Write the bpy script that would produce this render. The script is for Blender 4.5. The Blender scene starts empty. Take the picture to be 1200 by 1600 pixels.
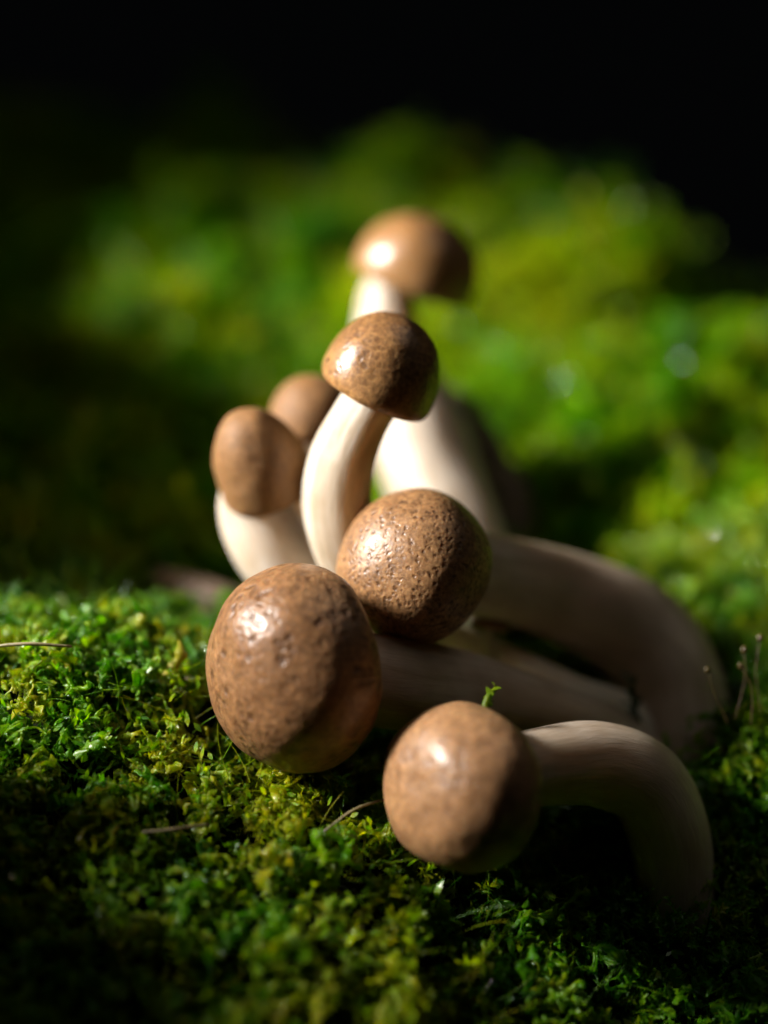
import bpy, math, random
import numpy as np
from mathutils import Vector, Matrix, noise as mnoise

random.seed(7)
RNG = np.random.default_rng(7)
SC = bpy.context.scene
COL = SC.collection

# ------------------------------------------------------------------ camera
PITCH = math.radians(15.0)
D0 = 0.213                     # distance to the plane of the middle caps
LENS, SENS = 60.0, 36.0
FWD = Vector((0, math.cos(PITCH), -math.sin(PITCH)))
UP = Vector((0, math.sin(PITCH), math.cos(PITCH)))
RIGHT = Vector((1, 0, 0))
CAMPOS = -FWD * D0
cam_data = bpy.data.cameras.new('camera')
cam = bpy.data.objects.new('camera', cam_data)
COL.objects.link(cam)
cam.location = CAMPOS
cam.rotation_euler = (math.pi / 2 - PITCH, 0, 0)
cam_data.sensor_fit = 'VERTICAL'
cam_data.sensor_height = SENS
cam_data.sensor_width = SENS * 0.75
cam_data.lens = LENS
cam_data.clip_start = 0.005
cam_data.clip_end = 50
cam_data.dof.use_dof = True
cam_data.dof.focus_distance = 0.2055
cam_data.dof.aperture_fstop = 4.5
cam_data.dof.aperture_blades = 0
SC.camera = cam


def unit(depth):
    """metres per photo pixel (1600 high) at a distance from the lens"""
    return depth * SENS / LENS / 1600.0


def P(px, py, mm=0.0):
    d = D0 + mm * 0.001
    u = unit(d)
    return CAMPOS + FWD * d + RIGHT * ((px - 600) * u) + UP * ((800 - py) * u)


def camdir(r, u, t):
    """direction from right / up / towards-camera components"""
    return (RIGHT * r + UP * u - FWD * t).normalized()


# ------------------------------------------------------------------ world and lamps
w = bpy.data.worlds.new('World')
SC.world = w
w.use_nodes = True
w.node_tree.nodes['Background'].inputs[0].default_value = (0.8, 0.9, 1.0, 1)
w.node_tree.nodes['Background'].inputs[1].default_value = 0.0012

LDIR = camdir(-0.84, 0.43, 0.34)
TARGET = P(630, 690, 60)
sp = bpy.data.lights.new('key_lamp', 'SPOT')
sp.energy = 39.0
sp.color = (1.0, 0.945, 0.88)
sp.spot_size = math.radians(28)
sp.spot_blend = 0.5
sp.shadow_soft_size = 0.052
spo = bpy.data.objects.new('key_lamp', sp)
COL.objects.link(spo)
spo.location = TARGET + LDIR * 0.5
spo.rotation_euler = (-LDIR).to_track_quat('-Z', 'Y').to_euler()

fl = bpy.data.lights.new('fill_lamp', 'AREA')
fl.energy = 0.10
fl.size = 0.25
fl.color = (1.0, 0.94, 0.86)
flo = bpy.data.objects.new('fill_lamp', fl)
COL.objects.link(flo)
fd = camdir(0.30, 0.88, 0.22)
flo.location = P(850, 1000, 10) + fd * 0.42
flo.rotation_euler = (-fd).to_track_quat('-Z', 'Y').to_euler()

SC.view_settings.view_transform = 'Standard'
SC.view_settings.look = 'None'
SC.view_settings.exposure = 0.0
SC.view_settings.gamma = 1.0
SC.view_settings.use_curve_mapping = False
SC.render.engine = 'CYCLES'
SC.cycles.use_denoising = True
SC.cycles.max_bounces = 5
SC.cycles.use_adaptive_sampling = True
SC.cycles.adaptive_threshold = 0.02
SC.cycles.transparent_max_bounces = 4
SC.cycles.sample_clamp_indirect = 3.0
SC.cycles.caustics_reflective = False
SC.cycles.caustics_refractive = False


# ------------------------------------------------------------------ material helpers
def new_mat(name):
    m = bpy.data.materials.new(name)
    m.use_nodes = True
    nt = m.node_tree
    nt.nodes.clear()
    out = nt.nodes.new('ShaderNodeOutputMaterial')
    return m, nt, out


def nd(nt, typ, **kw):
    n = nt.nodes.new(typ)
    for k, v in kw.items():
        setattr(n, k, v)
    return n


def ramp(nt, stops, interp='LINEAR'):
    r = nt.nodes.new('ShaderNodeValToRGB')
    cr = r.color_ramp
    cr.interpolation = interp
    while len(cr.elements) < len(stops):
        cr.elements.new(0.5)
    for e, (p, c) in zip(cr.elements, stops):
        e.position = p
        e.color = (c[0], c[1], c[2], 1) if len(c) == 3 else c
    return r


def mix(nt, fac, a, b, mode='MIX'):
    m = nt.nodes.new('ShaderNodeMix')
    m.data_type = 'RGBA'
    m.blend_type = mode
    for sock, v in ((m.inputs['Factor'], fac), (m.inputs[6], a), (m.inputs[7], b)):
        if hasattr(v, 'is_output'):
            nt.links.new(v, sock)
        elif isinstance(v, (int, float)):
            sock.default_value = v
        else:
            sock.default_value = (*v, 1)
    return m.outputs[2]


def math_node(nt, op, a, b=None, clamp=False):
    m = nt.nodes.new('ShaderNodeMath')
    m.operation = op
    m.use_clamp = clamp
    for i, v in enumerate((a, b)):
        if v is None:
            continue
        if hasattr(v, 'is_output'):
            nt.links.new(v, m.inputs[i])
        else:
            m.inputs[i].default_value = v
    return m.outputs[0]


def noise_tex(nt, coord, scale, detail=3.0, rough=0.55, dist=0.0):
    n = nt.nodes.new('ShaderNodeTexNoise')
    n.inputs['Scale'].default_value = scale
    n.inputs['Detail'].default_value = detail
    n.inputs['Roughness'].default_value = rough
    n.inputs['Distortion'].default_value = dist
    nt.links.new(coord, n.inputs['Vector'])
    return n.outputs['Fac']


def cap_material(name, skin, dark, pale, spot_scale, spot_amt, crackle, bump, rough, seed, coat=0.35, mottle=0.7, wobble=1.2, gate_at=0.36, speckle=0.35):
    """mottled brown cap skin: pale crackle over brown, dark pits, fine wet relief"""
    m, nt, out = new_mat(name)
    tc = nd(nt, 'ShaderNodeTexCoord')
    mp = nd(nt, 'ShaderNodeMapping')
    mp.inputs['Location'].default_value = (seed * 1.37, seed * 0.71, seed * 0.33)
    nt.links.new(tc.outputs['Object'], mp.inputs['Vector'])
    co = mp.outputs[0]
    big = noise_tex(nt, co, 170, 2, 0.5)
    fine = noise_tex(nt, co, 1500, 4, 0.65, 0.5)
    warp = nd(nt, 'ShaderNodeTexNoise')
    warp.inputs['Scale'].default_value = 500
    nt.links.new(co, warp.inputs['Vector'])
    wv = nd(nt, 'ShaderNodeVectorMath', operation='SCALE')
    wv.inputs['Scale'].default_value = 0.0011
    nt.links.new(warp.outputs['Color'], wv.inputs[0])
    ad = nd(nt, 'ShaderNodeVectorMath', operation='ADD')
    nt.links.new(co, ad.inputs[0])
    nt.links.new(wv.outputs[0], ad.inputs[1])
    vo = nd(nt, 'ShaderNodeTexVoronoi', feature='SMOOTH_F1')
    vo.inputs['Scale'].default_value = spot_scale
    vo.inputs['Smoothness'].default_value = 0.35
    nt.links.new(ad.outputs[0], vo.inputs['Vector'])
    pit = ramp(nt, [(0.10, (1, 1, 1)), (0.62, (0, 0, 0))], 'EASE')
    wob = math_node(nt, 'MULTIPLY', math_node(nt, 'SUBTRACT', noise_tex(nt, co, spot_scale * 0.8, 3, 0.6), 0.45), wobble)
    nt.links.new(math_node(nt, 'ADD', vo.outputs['Distance'], wob), pit.inputs['Fac'])
    gate = ramp(nt, [(gate_at, (0, 0, 0)), (gate_at + 0.28, (1, 1, 1))])
    nt.links.new(noise_tex(nt, co, spot_scale * 0.45, 2, 0.6), gate.inputs['Fac'])
    pits = math_node(nt, 'MULTIPLY', pit.outputs[0], gate.outputs[0])
    ve = nd(nt, 'ShaderNodeTexVoronoi', feature='DISTANCE_TO_EDGE')
    ve.inputs['Scale'].default_value = spot_scale * 1.25
    nt.links.new(ad.outputs[0], ve.inputs['Vector'])
    crk = ramp(nt, [(0.02, (1, 1, 1)), (0.22, (0, 0, 0))])
    nt.links.new(ve.outputs['Distance'], crk.inputs['Fac'])
    crk_gate = math_node(nt, 'MULTIPLY', crk.outputs[0], crackle)
    # colour
    bigr = ramp(nt, [(0.3, (0, 0, 0)), (0.7, (1, 1, 1))])
    nt.links.new(big, bigr.inputs['Fac'])
    c = mix(nt, bigr.outputs[0], skin, tuple(0.78 * s + 0.22 * p for s, p in zip(skin, pale)))
    # the skin pales to the margin
    at = nd(nt, 'ShaderNodeAttribute', attribute_name='rim')
    rim = ramp(nt, [(0.55, (0, 0, 0)), (0.95, (1, 1, 1))])
    nt.links.new(at.outputs['Fac'], rim.inputs['Fac'])
    c = mix(nt, math_node(nt, 'MULTIPLY', rim.outputs[0], 0.55), c, pale)
    c = mix(nt, crk_gate, c, pale)
    cu = nd(nt, 'ShaderNodeAttribute', attribute_name='cap_uv')
    fibr = noise_tex(nt, cu.outputs['Vector'], 9.0, 4, 0.6, 0.4)
    mott = noise_tex(nt, co, 520, 4, 0.65, 0.6)
    fm = ramp(nt, [(0.32, (0.50, 0.44, 0.40)), (0.50, (0.95, 0.93, 0.9)), (0.68, (1.35, 1.32, 1.25))])
    nt.links.new(math_node(nt, 'ADD', math_node(nt, 'MULTIPLY', fibr, 0.4), math_node(nt, 'MULTIPLY', mott, 0.6)), fm.inputs['Fac'])
    c = mix(nt, mottle, c, mix(nt, 1.0, c, fm.outputs[0], 'MULTIPLY'))
    c = mix(nt, math_node(nt, 'MULTIPLY', pits, spot_amt), c, dark)
    fr = ramp(nt, [(0.32, (1 - 0.55 * speckle, 1 - 0.6 * speckle, 1 - 0.62 * speckle)), (0.5, (1, 1, 1)), (0.68, (1 + 0.6 * speckle, 1 + 0.62 * speckle, 1 + 0.6 * speckle))])
    nt.links.new(fine, fr.inputs['Fac'])
    c = mix(nt, 1.0, c, fr.outputs[0], 'MULTIPLY')
    b = nd(nt, 'ShaderNodeBsdfPrincipled')
    nt.links.new(c, b.inputs['Base Color'])
    b.inputs['Subsurface Weight'].default_value = 0.35
    b.inputs['Subsurface Radius'].default_value = (1.0, 0.45, 0.2)
    b.inputs['Subsurface Scale'].default_value = 0.0022
    rr = nd(nt, 'ShaderNodeMapRange')
    rr.inputs['To Min'].default_value = max(0.12, rough - 0.12)
    rr.inputs['To Max'].default_value = rough + 0.16
    nt.links.new(noise_tex(nt, co, 900, 3, 0.6), rr.inputs['Value'])
    nt.links.new(rr.outputs[0], b.inputs['Roughness'])
    b.inputs['Specular IOR Level'].default_value = 0.5
    # relief
    h1 = math_node(nt, 'MULTIPLY', pits, -1.0)
    h2 = math_node(nt, 'MULTIPLY', noise_tex(nt, co, 1300, 2, 0.5), 0.8)
    h3 = math_node(nt, 'MULTIPLY', fibr, 0.25)
    h = math_node(nt, 'ADD', math_node(nt, 'ADD', h1, h2), h3)
    bp = nd(nt, 'ShaderNodeBump')
    bp.inputs['Strength'].default_value = 1.0
    bp.inputs['Distance'].default_value = bump
    nt.links.new(h, bp.inputs['Height'])
    nt.links.new(bp.outputs[0], b.inputs['Normal'])
    b.inputs['Coat Weight'].default_value = coat
    b.inputs['Coat Roughness'].default_value = 0.2
    bp2 = nd(nt, 'ShaderNodeBump')
    bp2.inputs['Distance'].default_value = bump * 0.6
    nt.links.new(h, bp2.inputs['Height'])
    nt.links.new(bp2.outputs[0], b.inputs['Coat Normal'])
    nt.links.new(b.outputs[0], out.inputs['Surface'])
    return m


def stem_material(name, base, streak, seed, sss=0.35, fscale=3.2, relief=0.0002):
    m, nt, out = new_mat(name)
    uv = nd(nt, 'ShaderNodeAttribute', attribute_name='stem_uv')
    mp = nd(nt, 'ShaderNodeMapping')
    mp.inputs['Scale'].default_value = (1, 1, 1)
    mp.inputs['Location'].default_value = (seed, seed * 2.1, seed * 0.4)
    nt.links.new(uv.outputs['Vector'], mp.inputs['Vector'])
    tc = nd(nt, 'ShaderNodeTexCoord')
    fib = noise_tex(nt, mp.outputs[0], fscale, 4, 0.62, 0.25)
    fine = noise_tex(nt, mp.outputs[0], 11.0, 4, 0.65, 0.5)
    blot = noise_tex(nt, tc.outputs['Object'], 160, 3, 0.55)
    r = ramp(nt, [(0.32, streak), (0.62, base)])
    nt.links.new(fib, r.inputs['Fac'])
    r2 = ramp(nt, [(0.35, (0.86, 0.80, 0.70)), (0.65, (1.04, 1.03, 1.0))])
    nt.links.new(blot, r2.inputs['Fac'])
    c = mix(nt, 1.0, r.outputs[0], r2.outputs[0], 'MULTIPLY')
    b = nd(nt, 'ShaderNodeBsdfPrincipled')
    nt.links.new(c, b.inputs['Base Color'])
    b.inputs['Roughness'].default_value = 0.48
    b.inputs['Subsurface Weight'].default_value = sss
    b.inputs['Subsurface Radius'].default_value = (1.0, 0.84, 0.68)
    b.inputs['Subsurface Scale'].default_value = 0.009
    h = math_node(nt, 'ADD', math_node(nt, 'MULTIPLY', fib, 1.0), math_node(nt, 'MULTIPLY', fine, 0.5))
    bp = nd(nt, 'ShaderNodeBump')
    bp.inputs['Strength'].default_value = 0.9
    bp.inputs['Distance'].default_value = relief
    nt.links.new(h, bp.inputs['Height'])
    nt.links.new(bp.outputs[0], b.inputs['Normal'])
    nt.links.new(b.outputs[0], out.inputs['Surface'])
    return m


def moss_material(name, cols, gloss=0.5, trans=0.64, rough=0.25, film=1.0, film_rough=0.18):
    """cols: colours along the instance tone 0..1"""
    m, nt, out = new_mat(name)
    at = nd(nt, 'ShaderNodeAttribute', attribute_type='INSTANCER', attribute_name='tone')
    r = ramp(nt, [(i / (len(cols) - 1), c) for i, c in enumerate(cols)])
    tc = nd(nt, 'ShaderNodeTexCoord')
    n = noise_tex(nt, tc.outputs['Object'], 420, 3, 0.6)
    v = math_node(nt, 'ADD', at.outputs['Fac'], math_node(nt, 'MULTIPLY', math_node(nt, 'SUBTRACT', n, 0.5), 1.1), clamp=True)
    nt.links.new(v, r.inputs['Fac'])
    b = nd(nt, 'ShaderNodeBsdfPrincipled')
    nt.links.new(r.outputs[0], b.inputs['Base Color'])
    b.inputs['Roughness'].default_value = rough
    b.inputs['Specular IOR Level'].default_value = gloss
    bp = nd(nt, 'ShaderNodeBump')
    bp.inputs['Distance'].default_value = 0.0002
    nt.links.new(noise_tex(nt, tc.outputs['Object'], 2500, 3, 0.6), bp.inputs['Height'])
    nt.links.new(bp.outputs[0], b.inputs['Normal'])
    t = nd(nt, 'ShaderNodeBsdfTranslucent')
    tcol = mix(nt, 1.0, r.outputs[0], (1.25, 1.15, 0.5), 'MULTIPLY')
    nt.links.new(tcol, t.inputs['Color'])
    mx = nd(nt, 'ShaderNodeMixShader')
    mx.inputs[0].default_value = trans
    nt.links.new(b.outputs[0], mx.inputs[1])
    nt.links.new(t.outputs[0], mx.inputs[2])
    # thin film of water
    g = nd(nt, 'ShaderNodeBsdfGlossy')
    g.inputs['Roughness'].default_value = film_rough
    fr = nd(nt, 'ShaderNodeFresnel')
    fr.inputs['IOR'].default_value = 1.36
    m2 = nd(nt, 'ShaderNodeMixShader')
    nt.links.new(math_node(nt, 'MULTIPLY', fr.outputs[0], film), m2.inputs[0])
    nt.links.new(mx.outputs[0], m2.inputs[1])
    nt.links.new(g.outputs[0], m2.inputs[2])
    nt.links.new(m2.outputs[0], out.inputs['Surface'])
    return m


# ------------------------------------------------------------------ object helpers
def mesh_obj(name, verts, faces, mat, parent=None, smooth=True, link=True):
    me = bpy.data.meshes.new(name)
    me.from_pydata([tuple(v) for v in verts], [], [tuple(f) for f in faces])
    me.validate()
    if smooth:
        me.polygons.foreach_set('use_smooth', [True] * len(me.polygons))
    if mat:
        me.materials.append(mat)
    o = bpy.data.objects.new(name, me)
    if link:
        COL.objects.link(o)
    if parent is not None:
        o.parent = parent
    return o


def tag(o, label=None, category=None, group=None, kind=None):
    for k, v in (('label', label), ('category', category), ('group', group), ('kind', kind)):
        if v:
            o[k] = v
    return o


def vnoise(p, f, s=0.0):
    return mnoise.noise(Vector((p[0] * f + s, p[1] * f - s * 0.7, p[2] * f + s * 1.9)))


# ------------------------------------------------------------------ the ground: a mossy bank with a hollow behind it
# photo pixel + millimetres behind the plane of the middle caps
GROUND = [
    (-250, 1750, -38), (0, 1650, -28), (300, 1650, -26), (600, 1650, -26), (900, 1650, -12), (1250, 1650, -8),
    (0, 1380, -15), (250, 1400, -17), (480, 1400, -18), (700, 1480, -14), (950, 1470, -1), (1080, 1440, -5), (1200, 1450, 0),
    (0, 1150, -5), (150, 1180, -6), (330, 1230, -6), (560, 1250, -3), (700, 1330, 0), (950, 1370, 2), (1080, 1370, -4), (1180, 1285, 1),
    (0, 1015, 2), (150, 1012, 3), (300, 1072, 3), (420, 1130, 5), (600, 1190, 6), (780, 1220, 8), (1000, 1250, 10), (1150, 1145, 10), (1250, 1115, 8),
    (0, 1005, 14), (180, 1025, 18), (300, 1010, 26), (300, 975, 36), (500, 1010, 30), (650, 1060, 28), (850, 1110, 24), (1000, 1120, 24), (1120, 1085, 22), (1250, 1010, 22),
    (60, 960, 40), (150, 900, 55), (450, 930, 50), (650, 930, 50), (860, 950, 46), (1000, 930, 42), (1120, 930, 42), (1250, 900, 45),
    (-100, 800, 66), (80, 800, 72), (300, 790, 74), (520, 800, 72), (850, 760, 72), (1000, 740, 74), (1180, 760, 70),
    (100, 650, 98), (300, 600, 104), (500, 590, 108), (800, 590, 102), (1000, 600, 100), (1200, 620, 96),
    (100, 480, 140), (330, 470, 142), (550, 440, 146), (800, 430, 146), (1000, 485, 138), (1200, 560, 128),
    (100, 370, 185), (330, 340, 190), (560, 325, 185), (780, 305, 185), (960, 420, 176), (1120, 530, 160), (1300, 580, 155),
    (60, 260, 250), (350, 250, 255), (600, 370, 245), (850, 470, 240), (1100, 540, 230),
]
GP = np.array([list(P(*g)) for g in GROUND])


def tps(r2):
    return np.where(r2 > 1e-14, 0.5 * r2 * np.log(np.maximum(r2, 1e-14)), 0.0)


_sc = 0.1
_xy = GP[:, :2] / _sc
_r2 = ((_xy[:, None, :] - _xy[None, :, :]) ** 2).sum(-1)
_K = tps(_r2) + np.eye(len(GP)) * 0.02
_Q = np.c_[np.ones(len(GP)), _xy]
_A = np.block([[_K, _Q], [_Q.T, np.zeros((3, 3))]])
_W = np.linalg.solve(_A, np.r_[GP[:, 2] / _sc, np.zeros(3)])


def ground_raw(x, y):
    x = np.asarray(x, float)
    y = np.asarray(y, float)
    # past the surveyed patch the bank levels out
    cx = np.clip(x, -0.11 - np.maximum(y, 0) * 0.25, 0.11 + np.maximum(y, 0) * 0.25)
    cy = np.clip(y, -0.055, 0.29)
    q = np.stack([cx, cy], -1) / _sc
    shp = q.shape[:-1]
    q = q.reshape(-1, 2)
    r2 = ((q[:, None, :] - _xy[None]) ** 2).sum(-1)
    z = tps(r2) @ _W[:-3] + _W[-3] + q @ _W[-2:]
    z = z.reshape(shp) * _sc
    return z - 0.25 * np.hypot(x - cx, y - cy)


def waves(x, y, seed, n, lo, hi):
    rg = np.random.default_rng(seed)
    out = np.zeros_like(np.asarray(x, float))
    for _ in range(n):
        a = rg.uniform(0, 2 * math.pi)
        f = 2 * math.pi / rg.uniform(lo, hi)
        out = out + np.sin((x * math.cos(a) + y * math.sin(a)) * f + rg.uniform(0, 6.28))
    return out / math.sqrt(n)


def ground_z(x, y):
    z = ground_raw(x, y)
    far = np.clip((np.asarray(y, float) - 0.02) / 0.12, 0, 1)
    x = np.asarray(x, float)
    y = np.asarray(y, float)
    ss = lambda a, b, v: np.clip((v - a) / (b - a), 0, 1) ** 2 * (3 - 2 * np.clip((v - a) / (b - a), 0, 1))
    z = z + 0.070 * np.exp(-((x + 0.105 + 0.15 * y) / 0.026) ** 2) * ss(-0.008, 0.018, y) * (1 - ss(0.055, 0.11, y))  # unseen rise off to the left, added to throw shade on the hollow
    z = z + 0.052 * np.exp(-((x + 0.118 + 0.12 * y) / 0.026) ** 2) * ss(0.06, 0.11, y) * (1 - ss(0.24, 0.3, y))  # second unseen rise further back, added to darken the left background
    # unseen ridge beside the near slope, added to shade its lower part
    crest = np.interp(y, np.array([-170, -130, -60, -37, -34, -30.5, -28, -25, -19]) * 0.001,
                      np.array([0, 45, 45, 36, 22, 21, 30, 31, 0]) * 0.001)
    z = z + crest * np.exp(-((x + 0.068) / 0.0125) ** 2)
    z = z + waves(x, y, 3, 7, 0.012, 0.028) * (0.0009 + 0.0022 * far)
    z = z + waves(x, y, 5, 6, 0.03, 0.06) * 0.006 * far
    return z


def build_ground():
    xs = np.unique(np.r_[np.linspace(-0.7, -0.22, 14), np.linspace(-0.22, 0.22, 150), np.linspace(0.22, 0.7, 14)])
    ys = np.unique(np.r_[np.linspace(-0.3, -0.08, 10), np.linspace(-0.08, 0.36, 150), np.linspace(0.36, 1.0, 14)])
    X, Y = np.meshgrid(xs, ys)
    Z = ground_z(X, Y) - 0.003
    nx, ny = len(xs), len(ys)
    v = np.stack([X, Y, Z], -1).reshape(-1, 3)
    f = [(j * nx + i, j * nx + i + 1, (j + 1) * nx + i + 1, (j + 1) * nx + i) for j in range(ny - 1) for i in range(nx - 1)]
    m, nt, out = new_mat('dark_humus')
    tc = nd(nt, 'ShaderNodeTexCoord')
    r = ramp(nt, [(0.3, (0.006, 0.006, 0.003)), (0.55, (0.012, 0.016, 0.004)), (0.75, (0.022, 0.03, 0.006))])
    nt.links.new(noise_tex(nt, tc.outputs['Object'], 180, 6, 0.65), r.inputs['Fac'])
    b = nd(nt, 'ShaderNodeBsdfPrincipled')
    nt.links.new(r.outputs[0], b.inputs['Base Color'])
    b.inputs['Roughness'].default_value = 0.9
    b.inputs['Specular IOR Level'].default_value = 0.1
    bp = nd(nt, 'ShaderNodeBump')
    bp.inputs['Distance'].default_value = 0.002
    nt.links.new(noise_tex(nt, tc.outputs['Object'], 600, 5, 0.65), bp.inputs['Height'])
    nt.links.new(bp.outputs[0], b.inputs['Normal'])
    nt.links.new(b.outputs[0], out.inputs['Surface'])
    o = mesh_obj('ground', v, f, m)
    tag(o, 'dark damp soil of the bank under the moss', 'ground', kind='structure')
    return o


build_ground()

# ------------------------------------------------------------------ mushrooms
OCC = []        # (point, radius) samples of the mushrooms, used to keep moss out of them


def catmull(pts, n):
    pts = [pts[0] + (pts[0] - pts[1])] + list(pts) + [pts[-1] + (pts[-1] - pts[-2])]
    seg = len(pts) - 3
    out = []
    for k in range(n):
        t = k / (n - 1) * seg
        i = min(int(t), seg - 1)
        u = t - i
        p0, p1, p2, p3 = pts[i:i + 4]
        out.append(0.5 * ((2 * p1) + (p2 - p0) * u + (2 * p0 - 5 * p1 + 4 * p2 - p3) * u * u + (3 * p1 - p0 - 3 * p2 + p3) * u ** 3))
    return out


def sweep(path, radii, nring=44, nseg=72, seed=0.0, rough=0.05, flat=1.0):
    """tapered, slightly lumpy tube; returns verts, faces, stem_uv"""
    pts = catmull([np.array(p) for p in path], nseg)
    rad = catmull([np.array([r]) for r in radii], nseg)
    ref = np.array([0.0, 0.0, 1.0])
    verts, uvs = [], []
    length = 0.0
    n_prev = None
    for k in range(nseg):
        a = pts[max(k - 1, 0)]
        b = pts[min(k + 1, nseg - 1)]
        t = (b - a) / np.linalg.norm(b - a)
        if n_prev is None:
            n = np.cross(t, ref)
            if np.linalg.norm(n) < 0.1:
                n = np.cross(t, np.array([1.0, 0, 0]))
        else:
            n = n_prev - t * np.dot(n_prev, t)
        n /= np.linalg.norm(n)
        n_prev = n
        bn = np.cross(t, n)
        if k:
            length += np.linalg.norm(pts[k] - pts[k - 1])
        r = float(rad[k][0])
        OCC.append((Vector(pts[k]), r))
        for j in range(nring):
            a_ = 2 * math.pi * j / nring
            ca, sa = math.cos(a_), math.sin(a_)
            lump = vnoise((ca * 0.9, sa * 0.9, length * 55), 1.0, seed) * rough
            lump += vnoise((ca * 3.2, sa * 3.2, length * 28), 1.0, seed + 5) * rough * 0.35
            rr = r * (1 + lump)
            verts.append(pts[k] + n * (ca * rr) + bn * (sa * rr * flat))
            uvs.append((ca * 0.9, sa * 0.9, length * 26.0))
    faces = []
    for k in range(nseg - 1):
        for j in range(nring):
            j2 = (j + 1) % nring
            faces.append((k * nring + j, k * nring + j2, (k + 1) * nring + j2, (k + 1) * nring + j))
    for end, ring in ((0, list(range(nring))), (1, list(range((nseg - 1) * nring, nseg * nring)))):
        verts.append(pts[0] if end == 0 else pts[-1])
        uvs.append((0, 0, 0))
        c = len(verts) - 1
        for j in range(nring):
            a, b = ring[j], ring[(j + 1) % nring]
            faces.append((b, a, c) if end == 0 else (a, b, c))
    return verts, faces, uvs


def frame_from(axis):
    z = axis.normalized()
    x = z.cross(Vector((0.13, 0.31, 0.94)))
    if x.length < 0.1:
        x = z.cross(Vector((1, 0, 0)))
    x.normalize()
    return x, z.cross(x), z


def cap_profile(H, inroll=0.16, sharp=2.3):
    """unit-radius half profile, apex to where the flesh meets the stem"""
    pr = []
    for i in range(30):
        t = i / 29
        a = t * math.pi / 2
        r = math.sin(a) ** (2 / sharp)
        z = H * math.cos(a) ** (2 / sharp)
        pr.append((r, z, t * 0.8))
    for i in range(1, 9):
        a = i / 8 * math.pi * 0.78
        pr.append((1 - inroll * (1 - math.cos(a)), -inroll * 1.5 * math.sin(a) - 0.10 * i / 8, 0.8 + 0.2 * i / 8))
    return pr


def build_mushroom(label, center, axis, R, H, cap_mat, stem_mat, path, radii, seed, squash=(1, 1), inroll=0.16,
                   sharp=2.3, lump=0.03, name='mushroom', stem_rough=0.10):
    base = path[-1]
    root = bpy.data.objects.new(name, None)
    COL.objects.link(root)
    root.empty_display_size = 0.004
    root.location = base
    tag(root, label, 'mushroom', 'mushrooms of the cluster on the mossy bank')
    ax = frame_from(axis)
    pr = cap_profile(H, inroll, sharp)
    NR = 72
    vs, fs, rim, cuv = [], [], [], []

    def pt(r, z, th, k=1.0):
        ct, st = math.cos(th), math.sin(th)
        q = (r * ct, r * st, z)
        d = 1 + lump * k * (vnoise(q, 1.3, seed) + 0.25 * vnoise(q, 3.1, seed + 3))
        q = (q[0] * d * squash[0], q[1] * d * squash[1], q[2] * d)
        return center + (ax[0] * q[0] + ax[1] * q[1] + ax[2] * q[2]) * R - base

    for (r, z, s) in pr:
        for j in range(NR):
            vs.append(pt(r, z, 2 * math.pi * j / NR))
            rim.append(s)
            cuv.append((math.cos(2 * math.pi * j / NR), math.sin(2 * math.pi * j / NR), s * 0.55))
    n = len(pr)
    for i in range(n - 1):
        for j in range(NR):
            j2 = (j + 1) % NR
            f = (i * NR + j, (i + 1) * NR + j, (i + 1) * NR + j2, i * NR + j2)
            fs.append(f if i else (j, NR + j, NR + j2))
    # close the pole: weld the first ring to one vertex
    apex = len(vs)
    vs.append(pt(0.0, H, 0))
    rim.append(0.0)
    cuv.append((0, 0, 0))
    fs = [tuple(apex if v < NR else v for v in f) if any(v < NR for v in f) else f for f in fs]
    fs = [tuple(dict.fromkeys(f)) for f in fs]
    # underside up to the stem
    last_r, last_z, _ = pr[-1]
    prev = (n - 1) * NR
    for (r, z) in ((last_r * 0.93, last_z + 0.10), (last_r * 0.7, last_z + 0.26), (0.15, last_z + 0.36)):
        st = len(vs)
        for j in range(NR):
            vs.append(pt(r, z, 2 * math.pi * j / NR))
            rim.append(1.0)
            cuv.append((math.cos(2 * math.pi * j / NR), math.sin(2 * math.pi * j / NR), 0.6))
        for j in range(NR):
            j2 = (j + 1) % NR
            fs.append((prev + j, st + j, st + j2, prev + j2))
        prev = st
    cap = mesh_obj('cap', vs, fs, cap_mat, root)
    at = cap.data.attributes.new('rim', 'FLOAT', 'POINT')
    at.data.foreach_set('value', rim)
    cu = cap.data.attributes.new('cap_uv', 'FLOAT_VECTOR', 'POINT')
    cu.data.foreach_set('vector', np.array(cuv, float).ravel())
    OCC.append((center + ax[2] * (R * H * 0.3), R * max(1.0, H * 0.9) * 0.98))
    # gills: thin radial blades under the cap
    gv, gf = [], []
    for k in range(46):
        th = 2 * math.pi * (k + 0.5) / 46
        dth = 0.016
        b0 = len(gv)
        for sgn in (-1, 1):
            for (r, z) in ((last_r * 0.92, last_z + 0.105), (0.33, last_z + 0.34), (0.33, last_z + 0.17), (last_r * 0.80, last_z + 0.06)):
                gv.append(pt(r, z, th + sgn * dth * (0.6 / max(r, 0.3)) * 0.5))
        gf += [(b0, b0 + 1, b0 + 2, b0 + 3), (b0 + 7, b0 + 6, b0 + 5, b0 + 4), (b0 + 3, b0 + 2, b0 + 6, b0 + 7), (b0 + 1, b0, b0 + 4, b0 + 5)]
    g = mesh_obj('gills', gv, gf, GILL, cap, smooth=False)
    g['kind'] = 'stuff'
    v, f, uv = sweep([p - base for p in path], radii, seed=seed, rough=stem_rough)
    # sweep() logged local points: shift them
    for i in range(len(OCC) - 72, len(OCC)):
        OCC[i] = (OCC[i][0] + base, OCC[i][1])
    stem = mesh_obj('stem', v, f, stem_mat, root)
    sa = stem.data.attributes.new('stem_uv', 'FLOAT_VECTOR', 'POINT')
    sa.data.foreach_set('vector', np.array(uv, float).ravel())
    return root


def R_(px, mm=0):
    return px * unit(D0 + mm * 0.001)


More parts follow.
